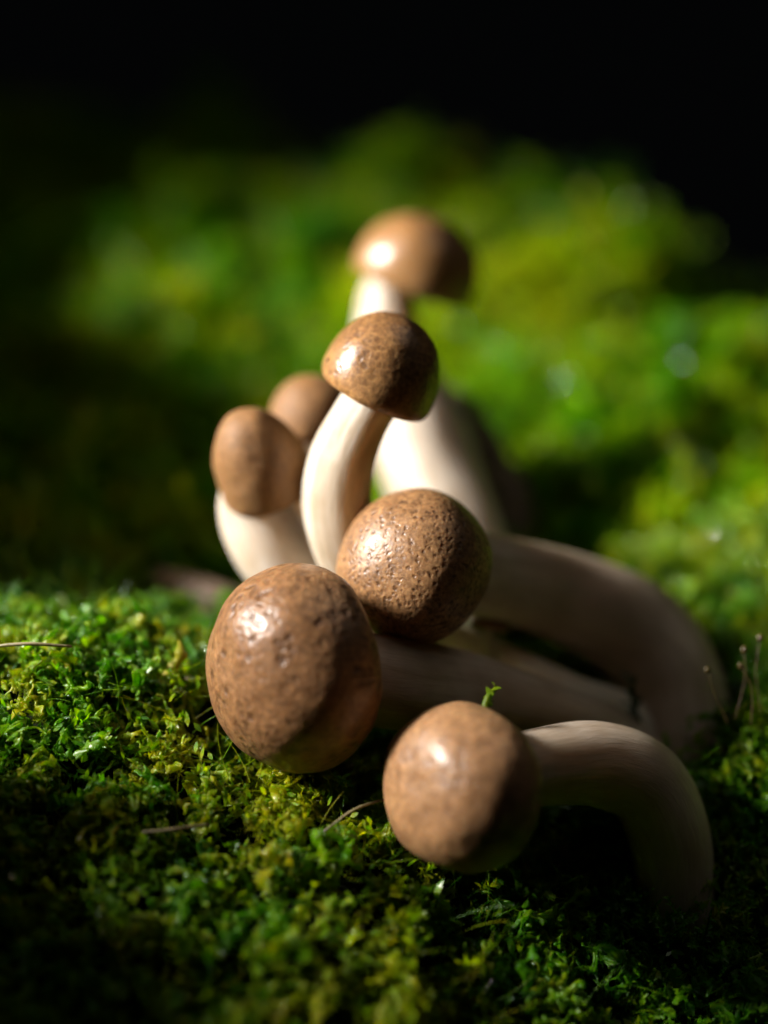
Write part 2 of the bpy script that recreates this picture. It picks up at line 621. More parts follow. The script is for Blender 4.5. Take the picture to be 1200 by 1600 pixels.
def path_px(lst):
    return [P(a, b, c) for a, b, c, _ in lst], [R_(r, c) for _, _, c, r in lst]


m_, nt_, out_ = new_mat('gill_flesh')
b_ = nd(nt_, 'ShaderNodeBsdfPrincipled')
b_.inputs['Base Color'].default_value = (0.62, 0.52, 0.40, 1)
b_.inputs['Roughness'].default_value = 0.6
nt_.links.new(b_.outputs[0], out_.inputs['Surface'])
GILL = m_

SKIN = (0.235, 0.118, 0.052)
DARK = (0.060, 0.028, 0.013)
PALE = (0.42, 0.26, 0.14)
cap_rough = cap_material('pitted_cap_skin', (0.24, 0.12, 0.048), (0.085, 0.037, 0.014), (0.50, 0.30, 0.14), 1350, 0.85, 0.12, 0.00008, 0.44, 1.0, 0.10, 0.8, 0.9, 0.24, 0.8)
cap_spot = cap_material('spotted_cap_skin', (0.22, 0.106, 0.043), (0.075, 0.033, 0.014), (0.40, 0.23, 0.11), 620, 0.75, 0.05, 0.00015, 0.42, 2.0, 0.15, 0.95, 1.2, 0.34, 0.55)
cap_mottle = cap_material('mottled_cap_skin', (0.18, 0.088, 0.036), (0.045, 0.019, 0.007), (0.44, 0.24, 0.09), 900, 0.6, 0.42, 0.00006, 0.34, 3.0, 0.25, 0.7, 1.2, 0.36, 0.6)
cap_smooth = cap_material('smooth_cap_skin', (0.27, 0.134, 0.047), (0.14, 0.064, 0.022), (0.38, 0.21, 0.08), 420, 0.25, 0.0, 0.00004, 0.40, 4.0, 0.3, 0.35)
cap_matte = cap_material('matte_cap_skin', (0.205, 0.098, 0.029), (0.10, 0.043, 0.016), (0.29, 0.155, 0.06), 420, 0.25, 0.0, 0.00006, 0.66, 6.0, 0.0, 0.55)
cap_tan = cap_material('tan_cap_skin', (0.33, 0.176, 0.082), (0.12, 0.052, 0.021), (0.46, 0.27, 0.13), 430, 0.6, 0.0, 0.00013, 0.43, 5.0, 0.12, 0.85, 1.2, 0.36, 0.5)
stem_white = stem_material('fibrous_white_stem', (0.58, 0.515, 0.44), (0.44, 0.37, 0.285), 1.0, sss=0.9, fscale=4.0, relief=0.0005)
stem_cream = stem_material('cream_stem', (0.59, 0.525, 0.465), (0.51, 0.435, 0.355), 2.0, sss=0.85)
stem_brightened = stem_material('brightened_stem', (0.80, 0.70, 0.58), (0.70, 0.60, 0.47), 7.0, sss=0.6)  # lighter than cream, colour standing in for light that misses this stem
stem_buff = stem_material('buff_stem', (0.68, 0.56, 0.46), (0.54, 0.42, 0.32), 3.0, sss=0.45)

# large spotted cap leaning out over the moss, long stem running back to the foot of the cluster
p, r = path_px([(500, 1050, -5, 66), (600, 1066, -2, 72), (720, 1082, 4, 62), (860, 1115, 9, 46), (970, 1165, 13, 44), (1040, 1235, 15, 46)])
build_mushroom('large dark-spotted brown mushroom leaning low over the moss, highlight on its cap', P(478, 1040, -6), camdir(-0.80, -0.10, 0.59),
               R_(163, -6), 0.90, cap_spot, stem_buff, p, r, 1.0, lump=0.06, squash=(0.98, 1.0), inroll=0.12)
# round pitted cap in the middle, thick arching stem
p, r = path_px([(672, 892, 4, 62), (770, 902, 14, 68), (880, 932, 22, 74), (990, 990, 25, 82), (1056, 1085, 22, 80), (1072, 1190, 17, 70), (1075, 1290, 14, 62)])
build_mushroom('round brown mushroom with finely pitted cap and thick arched shaded stem', P(652, 888, 3), camdir(-0.50, 0.30, 0.81),
               R_(123, 3), 0.95, cap_rough, stem_buff, p, r, 2.0, lump=0.035)
# upper sharp mushroom
p, r = path_px([(604, 590, 6, 46), (566, 650, 6, 45), (536, 715, 6, 51), (527, 780, 7, 54), (535, 840, 8, 50), (560, 910, 11, 44), (590, 990, 16, 42)])
upright = build_mushroom('upright mushroom with glossy mottled cap tilted on a white fibrous stem', P(589, 602, 4), camdir(0.42, 0.86, 0.28),
               R_(93, 4), 1.26, cap_mottle, stem_white, p, r, 3.0, lump=0.04, sharp=2.1, inroll=0.09)
# tall blurred mushroom behind
p, r = path_px([(625, 420, 52, 34), (604, 470, 52, 40), (612, 560, 51, 58), (652, 680, 49, 76), (690, 790, 45, 74), (740, 890, 40, 66), (800, 960, 36, 60)])
build_mushroom('tall tan mushroom with broad white stem standing behind the others', P(648, 432, 50), camdir(0.34, 0.91, 0.22),
               R_(98, 50), 0.98, cap_smooth, stem_cream, p, r, 4.0, lump=0.05, inroll=0.10, sharp=2.2)
# left mushroom with bullet cap
p, r = path_px([(412, 740, 16, 56), (402, 800, 16, 62), (428, 865, 16, 62), (478, 925, 17, 58), (520, 985, 19, 52), (580, 1040, 22, 48)])
build_mushroom('bullet-capped tan mushroom on a curved stem over the dark hollow', P(419, 754, 14), camdir(-0.30, 0.80, 0.52),
               R_(75, 14), 1.76, cap_matte, stem_cream, p, r, 5.0, lump=0.04, sharp=2.1, inroll=0.12)
# cap half hidden between them
p, r = path_px([(485, 690, 24, 40), (478, 760, 25, 38), (478, 830, 25, 36), (505, 900, 26, 36), (545, 970, 27, 38)])
build_mushroom('brown mushroom half hidden between the bullet-capped one and the white fibrous stem', P(486, 662, 24), camdir(0.10, 0.95, 0.25),
               R_(66, 24), 1.15, cap_matte, stem_cream, p, r, 6.0, lump=0.03)
# front right
p, r = path_px([(770, 1215, -14, 56), (850, 1198, -9, 61), (930, 1192, -4, 66), (1005, 1222, -1, 68), (1045, 1300, 0, 66), (1054, 1400, 1, 62), (1046, 1490, 3, 58), (1030, 1600, 6, 54)])
build_mushroom('smooth tan mushroom with bright highlight, stem bent like an elbow into the shade', P(728, 1230, -15), camdir(-0.76, 0.06, 0.64),
               R_(142, -15), 0.78, cap_tan, stem_buff, p, r, 7.0, lump=0.055, squash=(1.0, 0.92))
# small one under the middle cap
p, r = path_px([(690, 985, 20, 26), (720, 1010, 19, 30), (800, 1050, 17, 36), (890, 1095, 16, 40), (975, 1125, 17, 38), (1040, 1200, 17, 36)])
build_mushroom('small pale mushroom lying under the middle cap, stem coloured brighter for missing light', P(672, 965, 20), camdir(-0.75, 0.5, 0.2),
               R_(48, 20), 0.8, cap_smooth, stem_brightened, p, r, 8.0)
# pin mushroom in the gap
p, r = path_px([(762, 978, 15, 8), (764, 1005, 15, 8), (770, 1035, 15, 9), (790, 1075, 16, 10)])
build_mushroom('tiny dark pin mushroom in the gap below the thick arched stem', P(766, 976, 15), camdir(0.1, 0.98, -0.1),
               R_(32, 15), 0.42, cap_spot, stem_buff, p, r, 9.0)

OCC_P = np.array([list(o[0]) for o in OCC])
OCC_R = np.array([o[1] for o in OCC])


# ------------------------------------------------------------------ moss
def surface_net(field, h, origin):
    """naive surface nets on a 3-D array (inside > 0)"""
    ins = field > 0
    nx, ny, nz = field.shape
    corners = [(i, j, k) for i in (0, 1) for j in (0, 1) for k in (0, 1)]

    def sub(a, c):
        return a[c[0]:nx - 1 + c[0], c[1]:ny - 1 + c[1], c[2]:nz - 1 + c[2]]
    cnt = sum(sub(ins, c).astype(int) for c in corners)
    act = (cnt > 0) & (cnt < 8)
    acc = np.zeros(act.shape + (3,))
    num = np.zeros(act.shape)
    for a in corners:
        for ax_ in range(3):
            if a[ax_]:
                continue
            b = list(a)
            b[ax_] = 1
            fa, fb = sub(field, a), sub(field, tuple(b))
            cr = (fa > 0) != (fb > 0)
            t = np.where(cr, fa / np.where(np.abs(fa - fb) < 1e-12, 1, fa - fb), 0)
            for d in range(3):
                acc[..., d] += np.where(cr, a[d] + (t if d == ax_ else 0), 0)
            num += cr
    idx = -np.ones(act.shape, int)
    loc = np.argwhere(act)
    idx[act] = np.arange(len(loc))
    verts = (loc + acc[act] / num[act][:, None]) * h + origin
    faces = []
    for ax_ in range(3):
        u, v = [(1, 2), (2, 0), (0, 1)][ax_]
        sl_a = [slice(1, -1)] * 3
        sl_a[ax_] = slice(0, field.shape[ax_] - 1)
        sl_b = list(sl_a)
        sl_b[ax_] = slice(1, field.shape[ax_])
        A, B = ins[tuple(sl_a)], ins[tuple(sl_b)]
        for cond, flip in ((A & ~B, False), (~A & B, True)):
            pos = np.argwhere(cond)
            off = np.array([1, 1, 1])
            off[ax_] = 0
            pos = pos + off
            q = []
            for du, dv in ((1, 1), (0, 1), (0, 0), (1, 0)):
                pp = pos.copy()
                pp[:, u] -= du
                pp[:, v] -= dv
                q.append(idx[pp[:, 0], pp[:, 1], pp[:, 2]])
            q = np.stack(q, 1)
            faces.append(q[:, ::-1] if flip else q)
    faces = np.concatenate(faces)
    faces = faces[(faces >= 0).all(1)]
    return verts, faces


def lacy_clump(seed, size=0.005, cell=0.0029, N=40):
    """a tuft of lacy moss: a broken net of curled webs with holes in it"""
    rg = np.random.default_rng(seed)
    g = np.linspace(-size, size, N)
    X, Y, Z = np.meshgrid(g, g, g, indexing='ij')
    pts = np.stack([X, Y, Z], -1).reshape(-1, 3)
    # gentle warp so that no strut is straight
    wpt = pts.copy()
    for d in range(3):
        for _ in range(3):
            k = rg.normal(size=3) * 900
            wpt[:, d] += 0.00028 * np.sin(pts @ k + rg.uniform(0, 6.28))
    k1 = int((2 * size / cell) ** 3 * 1.4)
    seeds = rg.uniform(-size * 1.25, size * 1.25, (k1, 3))
    d2 = ((wpt[:, None, :] - seeds[None]) ** 2).sum(-1)
    part = np.argpartition(d2, 3, axis=1)[:, :4]
    dd = np.sqrt(np.take_along_axis(d2, part, 1))
    o = np.argsort(dd, 1)
    dd = np.take_along_axis(dd, o, 1)
    ids = np.take_along_axis(part, o, 1)
    th = 0.00019 * (1 + 0.75 * np.sin(wpt @ (rg.normal(size=3) * 1500) + 1.0))
    strut = th - (dd[:, 2] - dd[:, 0]) * 0.72
    lo = np.minimum(ids[:, 0], ids[:, 1])
    hi = np.maximum(ids[:, 0], ids[:, 1])
    hsh = np.modf(np.abs(np.sin(lo * 12.9898 + hi * 78.233 + seed) * 43758.5453))[0]
    web = np.where(hsh < 0.16, 0.00015 - (dd[:, 1] - dd[:, 0]), -1.0)
    # webs end in ragged holes
    web = np.minimum(web, 0.00055 - dd[:, 2] * 0.0 - np.abs(np.sin(wpt @ (rg.normal(size=3) * 1100))) * 0.0006)
    f = np.maximum(strut, web)
    el = rg.uniform(0.75, 1.0, 3)
    rr = np.sqrt(((pts / (size * el)) ** 2).sum(-1))
    rag = 0.0
    for _ in range(4):
        rag = rag + np.sin(pts @ (rg.normal(size=3) * 1000) + rg.uniform(0, 6.28)) * 0.13
    f = np.minimum(f, (0.88 + rag - rr) * size * 0.5)
    f = f.reshape(N, N, N)
    f[[0, -1]] = f[:, [0, -1]] = f[:, :, [0, -1]] = -1
    return surface_net(f, g[1] - g[0], np.array([-size] * 3))


PROTO = bpy.data.collections.new('moss_sources')      # never linked to the scene


def proto(name, v, f, mat, smooth=True):
    o = mesh_obj(name, v, f, mat, smooth=smooth, link=False)
    PROTO_LIST.append(o)
    return o


def leaf_blade(base, direction, up, length, width, curl, nseg=4):
    d = direction.normalized()
    side = d.cross(up)
    if side.length < 1e-4:
        side = d.cross(Vector((1, 0, 0)))
    side.normalize()
    nrm = side.cross(d)
    v, f = [], []
    for i in range(nseg + 1):
        t = i / nseg
        w_ = width * (math.sin(math.pi * min(1, 0.18 + t * 0.82)) ** 0.8) * (1 if i < nseg else 0.05)
        c = base + d * (length * t) + nrm * (curl * length * t * t)
        v += [c - side * w_ + nrm * w_ * 0.45, c, c + side * w_ + nrm * w_ * 0.45]
        if i:
            a = 3 * (i - 1)
            f += [(a, a + 1, a + 4, a + 3), (a + 1, a + 2, a + 5, a + 4)]
    return v, f


def sprig(seed):
    """a leafy moss shoot"""
    rg = random.Random(seed)
    v, f = [], []

    def add(vv, ff):
        b = len(v)
        v.extend(vv)
        f.extend(tuple(i + b for i in q) for q in ff)
    H = rg.uniform(0.0035, 0.0065)
    bend = Vector((rg.uniform(-1, 1), rg.uniform(-1, 1), 0)) * 0.35
    n = 22
    prev = None
    for i in range(n):
        t = i / (n - 1)
        c = Vector((bend.x * H * t * t, bend.y * H * t * t, H * t))
        a = i * 2.4 + rg.uniform(-0.3, 0.3)
        out = Vector((math.cos(a), math.sin(a), 0.55 + 0.9 * t)).normalized()
        L = 0.0017 * (1 - 0.35 * t) * rg.uniform(0.7, 1.25)
        add(*leaf_blade(c, out, Vector((0, 0, 1)), L, L * 0.20, rg.uniform(-0.5, 0.2)))
        ring = [c + Vector((math.cos(k * 2.094), math.sin(k * 2.094), 0)) * 0.00013 for k in range(3)]
        if prev is not None:
            b = len(v)
            v.extend(prev + ring)
            f.extend([(b, b + 1, b + 4, b + 3), (b + 1, b + 2, b + 5, b + 4), (b + 2, b, b + 3, b + 5)])
        prev = ring
    return v, f


def star_frond(seed):
    """a flat frilled lobe with forked arms, like torn lichen"""
    rg = random.Random(seed)
    v, f = [], []
    n = 40
    ph = [rg.uniform(0, 6.28) for _ in range(3)]
    k1 = rg.choice([3, 4, 5])
    for ring in range(4):
        q = ring / 3
        for i in range(n):
            a = 2 * math.pi * i / n
            rad = 0.0019 * (0.42 + 0.42 * abs(math.sin(a * k1 / 2 + ph[0])) ** 1.6 + 0.15 * math.sin(a * 7 + ph[1]) + 0.10 * math.sin(a * 13 + ph[2]))
            rr = (0.16 + 0.84 * q) * rad
            zz = 0.5 * rr * math.sin(a * 2 + ph[1]) * q + 0.28 * rr * math.sin(a * 5 + ph[2]) * q + 0.3 * rr * q
            v.append(Vector((rr * math.cos(a), rr * math.sin(a), zz)))
    for ring in range(3):
        for i in range(n):
            i2 = (i + 1) % n
            if ring == 0 and rg.random() < 0.0:
                continue
            f.append((ring * n + i, ring * n + i2, (ring + 1) * n + i2, (ring + 1) * n + i))
    return v, f


def fibre(seed):
    rg = random.Random(seed)
    L = rg.uniform(0.006, 0.014)
    b1, b2 = rg.uniform(-0.5, 0.5), rg.uniform(-0.5, 0.5)
    v, f = [], []
    n = 8
    for i in range(n):
        t = i / (n - 1)
        c = Vector((b1 * L * t * t, b2 * L * math.sin(t * 2.2) * 0.5, L * t))
        rr = 0.000075 * (1 - 0.6 * t)
        for k in range(3):
            v.append(c + Vector((math.cos(k * 2.094), math.sin(k * 2.094), 0)) * rr)
        if i:
            b = (i - 1) * 3
            f += [(b, b + 1, b + 4, b + 3), (b + 1, b + 2, b + 5, b + 4), (b + 2, b, b + 3, b + 5)]
    return v, f


MOSS = moss_material('wet_moss', [(0.06, 0.24, 0.002), (0.12, 0.38, 0.002), (0.25, 0.50, 0.002), (0.44, 0.56, 0.003), (0.58, 0.58, 0.005), (0.50, 0.46, 0.008)], film=0.45)
SHOOT = moss_material('moss_shoot_leaf', [(0.05, 0.23, 0.002), (0.11, 0.36, 0.002), (0.23, 0.48, 0.002), (0.42, 0.54, 0.003), (0.56, 0.50, 0.008), (0.42, 0.33, 0.012)], film=0.45)


MOSS_FAR = moss_material('far_moss', [(0.06, 0.27, 0.001), (0.13, 0.42, 0.001), (0.26, 0.54, 0.001), (0.44, 0.60, 0.002), (0.58, 0.58, 0.003), (0.48, 0.40, 0.008)], gloss=0.05, rough=0.5, film=0.12)


def instancer(name, protos, pos, rot, scl, var, tone, label, category):
    """one object that carries its tufts as instances on points"""
    col = bpy.data.collections.new(name + '_sources')
    names = []
    for i, o in enumerate(protos):
        o.name = f'{name}_source_{i:02d}'
        col.objects.link(o)
    me = bpy.data.meshes.new(name)
    me.from_pydata([tuple(p) for p in pos], [], [])
    for an, typ, dat, key in (('rot', 'FLOAT_VECTOR', rot, 'vector'), ('scl', 'FLOAT', scl, 'value'), ('tone', 'FLOAT', tone, 'value'), ('var', 'INT', var, 'value')):
        a = me.attributes.new(an, typ, 'POINT')
        a.data.foreach_set(key, np.ascontiguousarray(np.asarray(dat)).ravel())
    o = bpy.data.objects.new(name, me)
    COL.objects.link(o)
    ng = bpy.data.node_groups.new(name + '_nodes', 'GeometryNodeTree')
    ng.interface.new_socket('Geometry', in_out='INPUT', socket_type='NodeSocketGeometry')
    ng.interface.new_socket('Geometry', in_out='OUTPUT', socket_type='NodeSocketGeometry')
    N = ng.nodes
    gi, go = N.new('NodeGroupInput'), N.new('NodeGroupOutput')
    ci = N.new('GeometryNodeCollectionInfo')
    ci.inputs['Collection'].default_value = col
    ci.inputs['Separate Children'].default_value = True
    ci.inputs['Reset Children'].default_value = True
    mp = N.new('GeometryNodeMeshToPoints')
    ip = N.new('GeometryNodeInstanceOnPoints')
    ip.inputs['Pick Instance'].default_value = True

    def attr(nm, typ):
        a = N.new('GeometryNodeInputNamedAttribute')
        a.data_type = typ
        a.inputs['Name'].default_value = nm
        return a.outputs['Attribute']
    L = ng.links
    L.new(gi.outputs[0], mp.inputs['Mesh'])
    L.new(mp.outputs[0], ip.inputs['Points'])
    L.new(ci.outputs[0], ip.inputs['Instance'])
    L.new(attr('var', 'INT'), ip.inputs['Instance Index'])
    e2r = N.new('FunctionNodeEulerToRotation')
    L.new(attr('rot', 'FLOAT_VECTOR'), e2r.inputs[0])
    L.new(e2r.outputs[0], ip.inputs['Rotation'])
    L.new(attr('scl', 'FLOAT'), ip.inputs['Scale'])
    L.new(ip.outputs[0], go.inputs[0])
    md = o.modifiers.new('tufts', 'NODES')
    md.node_group = ng
    tag(o, label, category, kind='stuff')
    return o


def scatter(n, xr, yr, lift=(0, 0.002), keep=None, seed=1, clear=0.001):
    rg = np.random.default_rng(seed)
    x = rg.uniform(*xr, n)
    y = rg.uniform(*yr, n)
    if keep is not None:
        k = keep(x, y, rg)
        x, y = x[k], y[k]
    z = ground_z(x, y) + rg.uniform(*lift, len(x))
    pos = np.stack([x, y, z], 1)
    ok = np.ones(len(pos), bool)
    for i in range(0, len(pos), 4000):
        d = np.sqrt(((pos[i:i + 4000, None, :] - OCC_P[None]) ** 2).sum(-1)) - OCC_R[None]
        ok[i:i + 4000] = d.min(1) > clear
    return pos[ok], rg


def normals_euler(pos, rg, tilt=0.5):
    """upright along the slope, spun at random"""
    e = 0.002
    gx = (ground_z(pos[:, 0] + e, pos[:, 1]) - ground_z(pos[:, 0] - e, pos[:, 1])) / (2 * e)
    gy = (ground_z(pos[:, 0], pos[:, 1] + e) - ground_z(pos[:, 0], pos[:, 1] - e)) / (2 * e)
    out = np.zeros((len(pos), 3))
    for i in range(len(pos)):
        nrm = Vector((-gx[i] + rg.normal() * tilt, -gy[i] + rg.normal() * tilt, 1)).normalized()
        q = nrm.to_track_quat('Z', 'Y') @ Matrix.Rotation(rg.uniform(0, 6.283), 3, 'Z').to_quaternion()
        out[i] = q.to_euler()
    return out


def tone_of(pos, rg, spread=0.13):
    t = 0.41 + 0.06 * np.clip((pos[:, 1] - 0.03) / 0.03, 0, 1) + 0.13 * waves(pos[:, 0], pos[:, 1], 21, 6, 0.012, 0.035) + 0.10 * waves(pos[:, 0], pos[:, 1], 22, 5, 0.05, 0.12)
    return np.clip(t + rg.normal(size=len(pos)) * spread, 0, 0.68)


PROTO_LIST = []
lacy = [mesh_obj('lacy', *lacy_clump(100 + i, size=s, N=n), MOSS, link=False) for i, (s, n) in enumerate([(0.005, 72)] * 8 + [(0.0037, 56)] * 4)]
fronds = [mesh_obj('frond', *star_frond(200 + i), MOSS, link=False) for i in range(6)]
shoots = [mesh_obj('shoot', *sprig(300 + i), SHOOT, link=False) for i in range(6)]
fibres = [mesh_obj('fibre', *fibre(400 + i), SHOOT, link=False) for i in range(5)]


def lay(name, protos, n, xr, yr, label, category, seed, lift, scale, clear, tilt=0.6, spin3=False, spread=0.13, keep=None):
    pos, rg = scatter(n, xr, yr, lift, keep, seed, clear)
    if spin3:
        rot = rg.uniform(0, 6.283, (len(pos), 3))
    else:
        rot = normals_euler(pos, rg, tilt)
    scl = rg.uniform(scale[0], scale[1], len(pos))
    var = rg.integers(0, len(protos), len(pos)).astype(np.int32)
    return instancer(name, protos, pos, rot, scl, var, tone_of(pos, rg, spread), label, category)


def near_keep(x, y, rg):
    return np.abs(x) < 0.062 + 0.25 * (y + 0.05)


lay('lacy_moss', lacy, 6200, (-0.13, 0.13), (-0.065, 0.08), 'lacy wet green moss with holes covering the near bank', 'moss', 31,
    (-0.0022, 0.0012), (0.38, 0.8), 0.0022, spin3=True, keep=near_keep)
lace_top = [o.copy() for o in lacy[:8]]
lay('lacy_moss', lace_top, 1300, (-0.13, 0.13), (-0.065, 0.05), 'larger loose lacy moss tufts standing above the moss of the near bank', 'moss', 35,
    (0.001, 0.0035), (0.5, 0.95), 0.0036, spin3=True, keep=near_keep)
lay('moss_frond', fronds, 1500, (-0.10, 0.10), (-0.06, 0.06), 'torn frilly yellow-green moss lobes among the lacy moss', 'moss', 32,
    (0.0005, 0.0036), (0.5, 1.25), 0.0012, tilt=1.2, keep=near_keep)
lay('moss_shoot', shoots, 1800, (-0.10, 0.10), (-0.06, 0.06), 'short pointed leafy moss shoots among the lacy moss', 'moss', 33,
    (-0.0015, 0.0008), (0.5, 1.0), 0.002, tilt=0.7, keep=near_keep)
foot = [o.copy() for o in shoots]
lay('moss_shoot', foot, 450, (0.024, 0.052), (-0.034, -0.006), 'dark moss shoots pressed against the feet of the bent stems', 'moss', 36,
    (-0.001, 0.001), (0.5, 0.9), -0.0008, tilt=0.8)
lay('moss_fibre', fibres, 5000, (-0.09, 0.09), (-0.06, 0.05), 'hair-thin stalks sticking out of the near moss', 'moss', 34,
    (-0.001, 0.002), (0.5, 1.0), 0.001, tilt=1.3, keep=near_keep)
# the far bank
copies = []
for o in lacy[:6]:
    c = o.copy()
    c.data = o.data.copy()
    c.data.materials[0] = MOSS_FAR
    copies.append(c)
lay('moss_carpet', copies, 9500, (-0.26, 0.26), (0.05, 0.36), 'soft blurred green moss carpet on the rising bank behind the mushrooms', 'moss', 41,
    (-0.001, 0.003), (0.8, 1.5), 0.002, spin3=True)
copies = [o.copy() for o in shoots]
lay('moss_tuft', copies, 6000, (-0.22, 0.22), (0.05, 0.34), 'upright leafy shoots in the moss of the bank behind', 'moss', 42,
    (0.0, 0.002), (1.0, 2.2), 0.002, tilt=0.4)


# ------------------------------------------------------------------ dew
m_, nt_, out_ = new_mat('dew')
b_ = nd(nt_, 'ShaderNodeBsdfPrincipled')
b_.inputs['Base Color'].default_value = (1, 1, 1, 1)
b_.inputs['Transmission Weight'].default_value = 1.0
b_.inputs['IOR'].default_value = 1.33
b_.inputs['Roughness'].default_value = 0.03
nt_.links.new(b_.outputs[0], out_.inputs['Surface'])
DEW = m_


def drop_mesh(seed):
    rg = random.Random(seed)
    v, f = [], []
    n, k = 10, 14
    sq = rg.uniform(0.75, 1.0)
    for i in range(n + 1):
        a = math.pi * i / n
        for j in range(k):
            b = 2 * math.pi * j / k
            v.append((0.0003 * math.sin(a) * math.cos(b), 0.0003 * math.sin(a) * math.sin(b), 0.0003 * sq * math.cos(a)))
    for i in range(n):
        for j in range(k):
            f.append((i * k + j, (i + 1) * k + j, (i + 1) * k + (j + 1) % k, i * k + (j + 1) % k))
    return v, f


drops = [mesh_obj('drop', *drop_mesh(500 + i), DEW, link=False) for i in range(3)]
lay('dew', drops, 400, (-0.08, 0.10), (-0.06, 0.10), 'fine dew beads caught in the wet moss', 'dew', 51,
    (0.001, 0.004), (0.25, 1.1), 0.0008, tilt=0.2)

# ------------------------------------------------------------------ small things
def plain(name, ramp_stops, scale, rough=0.6, bump=0.0003, trans=0.0):
    m, nt, out = new_mat(name)
    tc = nd(nt, 'ShaderNodeTexCoord')
    r = ramp(nt, ramp_stops)
    nt.links.new(noise_tex(nt, tc.outputs['Object'], scale, 5, 0.62, 0.4), r.inputs['Fac'])
    b = nd(nt, 'ShaderNodeBsdfPrincipled')
    nt.links.new(r.outputs[0], b.inputs['Base Color'])
    b.inputs['Roughness'].default_value = rough
    bp = nd(nt, 'ShaderNodeBump')
    bp.inputs['Distance'].default_value = bump
    nt.links.new(noise_tex(nt, tc.outputs['Object'], scale * 3, 4, 0.6), bp.inputs['Height'])
    nt.links.new(bp.outputs[0], b.inputs['Normal'])
    if trans:
        t = nd(nt, 'ShaderNodeBsdfTranslucent')
        nt.links.new(r.outputs[0], t.inputs['Color'])
        mx = nd(nt, 'ShaderNodeMixShader')
        mx.inputs[0].default_value = trans
        nt.links.new(b.outputs[0], mx.inputs[1])
        nt.links.new(t.outputs[0], mx.inputs[2])
        nt.links.new(mx.outputs[0], out.inputs['Surface'])
    else:
        nt.links.new(b.outputs[0], out.inputs['Surface'])
    return m


def tube_thing(name, path, radii, mat, label, category, seed, rough=0.08, nring=20, nseg=40, group=None, parent=None):
    base = Vector(path[-1])
    v, f, uv = sweep([Vector(p) - base for p in path], radii, nring=nring, nseg=nseg, seed=seed, rough=rough)
    o = mesh_obj(name, v, f, mat, parent)
    if parent is None:
        o.location = base
    else:
        o.location = base - parent.location
    sa = o.data.attributes.new('stem_uv', 'FLOAT_VECTOR', 'POINT')
    sa.data.foreach_set('vector', np.array(uv, float).ravel())
    if label:
        tag(o, label, category, group)
    return o


# pale stem lying in the hollow
p, r = path_px([(236, 915, 42, 14), (252, 912, 42, 24), (295, 925, 41, 29), (340, 940, 38, 31), (400, 965, 38, 29), (460, 990, 38, 26)])
tube_thing('fallen_stem', p, r, stem_material('pinkish_stem', (0.36, 0.26, 0.21), (0.25, 0.17, 0.13), 6.0), 'pale pinkish broken mushroom stem lying in the dark hollow', 'mushroom stem', 11.0)

# twisted chip of dead wood behind the broad white stem
WOOD = plain('bleached_wood', [(0.3, (0.07, 0.042, 0.03)), (0.55, (0.24, 0.16, 0.125)), (0.75, (0.40, 0.29, 0.24))], 380, 0.75, 0.0012)
p, r = path_px([(706, 610, 62, 8), (722, 642, 62, 24), (742, 688, 62, 34), (760, 740, 61, 36), (776, 800, 60, 38), (790, 880, 58, 34)])
tube_thing('wood_chip', p, r, WOOD, 'rough pinkish-brown chip of dead wood behind the broad white stem', 'wood', 12.0, rough=0.75, nring=40, nseg=60)

# yellow-green sprig growing on the smooth tan cap
SPRIG = plain('sprig_leaf', [(0.3, (0.10, 0.26, 0.01)), (0.6, (0.30, 0.40, 0.015)), (0.8, (0.45, 0.42, 0.03))], 700, 0.35, 0.0001, 0.5)


def leafy(name, label, base, tip, n, leaf_len, mat, seed, category='moss sprig', stem_r=0.00018, width=0.24):
    rg = random.Random(seed)
    root = bpy.data.objects.new(name, None)
    root.empty_display_size = 0.002
    COL.objects.link(root)
    root.location = base
    tag(root, label, category)
    d = tip - base
    side = d.cross(FWD).normalized()
    pts = [base, base + d * 0.5 + side * d.length * 0.1, tip]
    v, f, _ = sweep([q - base for q in pts[::-1]], [stem_r * 0.5, stem_r, stem_r * 1.2], nring=8, nseg=12, seed=seed)
    mesh_obj('stalk', v, f, mat, root)
    for i in range(n):
        t = (i + 0.6) / n
        c = d * t + side * d.length * 0.1 * math.sin(math.pi * t)
        a = i * 2.4
        x_, y_, z_ = frame_from(d)
        out = (x_ * math.cos(a) + y_ * math.sin(a)) * 0.9 + z_ * (0.5 + t)
        L = leaf_len * rg.uniform(0.75, 1.15)
        vv, ff = leaf_blade(Vector(c), out, z_, L, L * width, rg.uniform(-0.5, 0.1), 5)
        mesh_obj('leaf', vv, ff, mat, root)
    return root


leafy('moss_sprig', 'bright yellow-green moss sprig sticking up beside the smooth tan cap', P(757, 1110, -12), P(776, 1074, -11), 5, 0.0014, SPRIG, 1, stem_r=0.00045, width=0.5)
leafy('moss_sprig', 'dark green leafy sprig in the crook of the thick arched stem', P(1000, 1128, 12), P(990, 1068, 11), 9, 0.0022,
      plain('dark_sprig_leaf', [(0.3, (0.01, 0.05, 0.008)), (0.7, (0.03, 0.10, 0.012))], 700, 0.4, 0.0001, 0.3), 2)


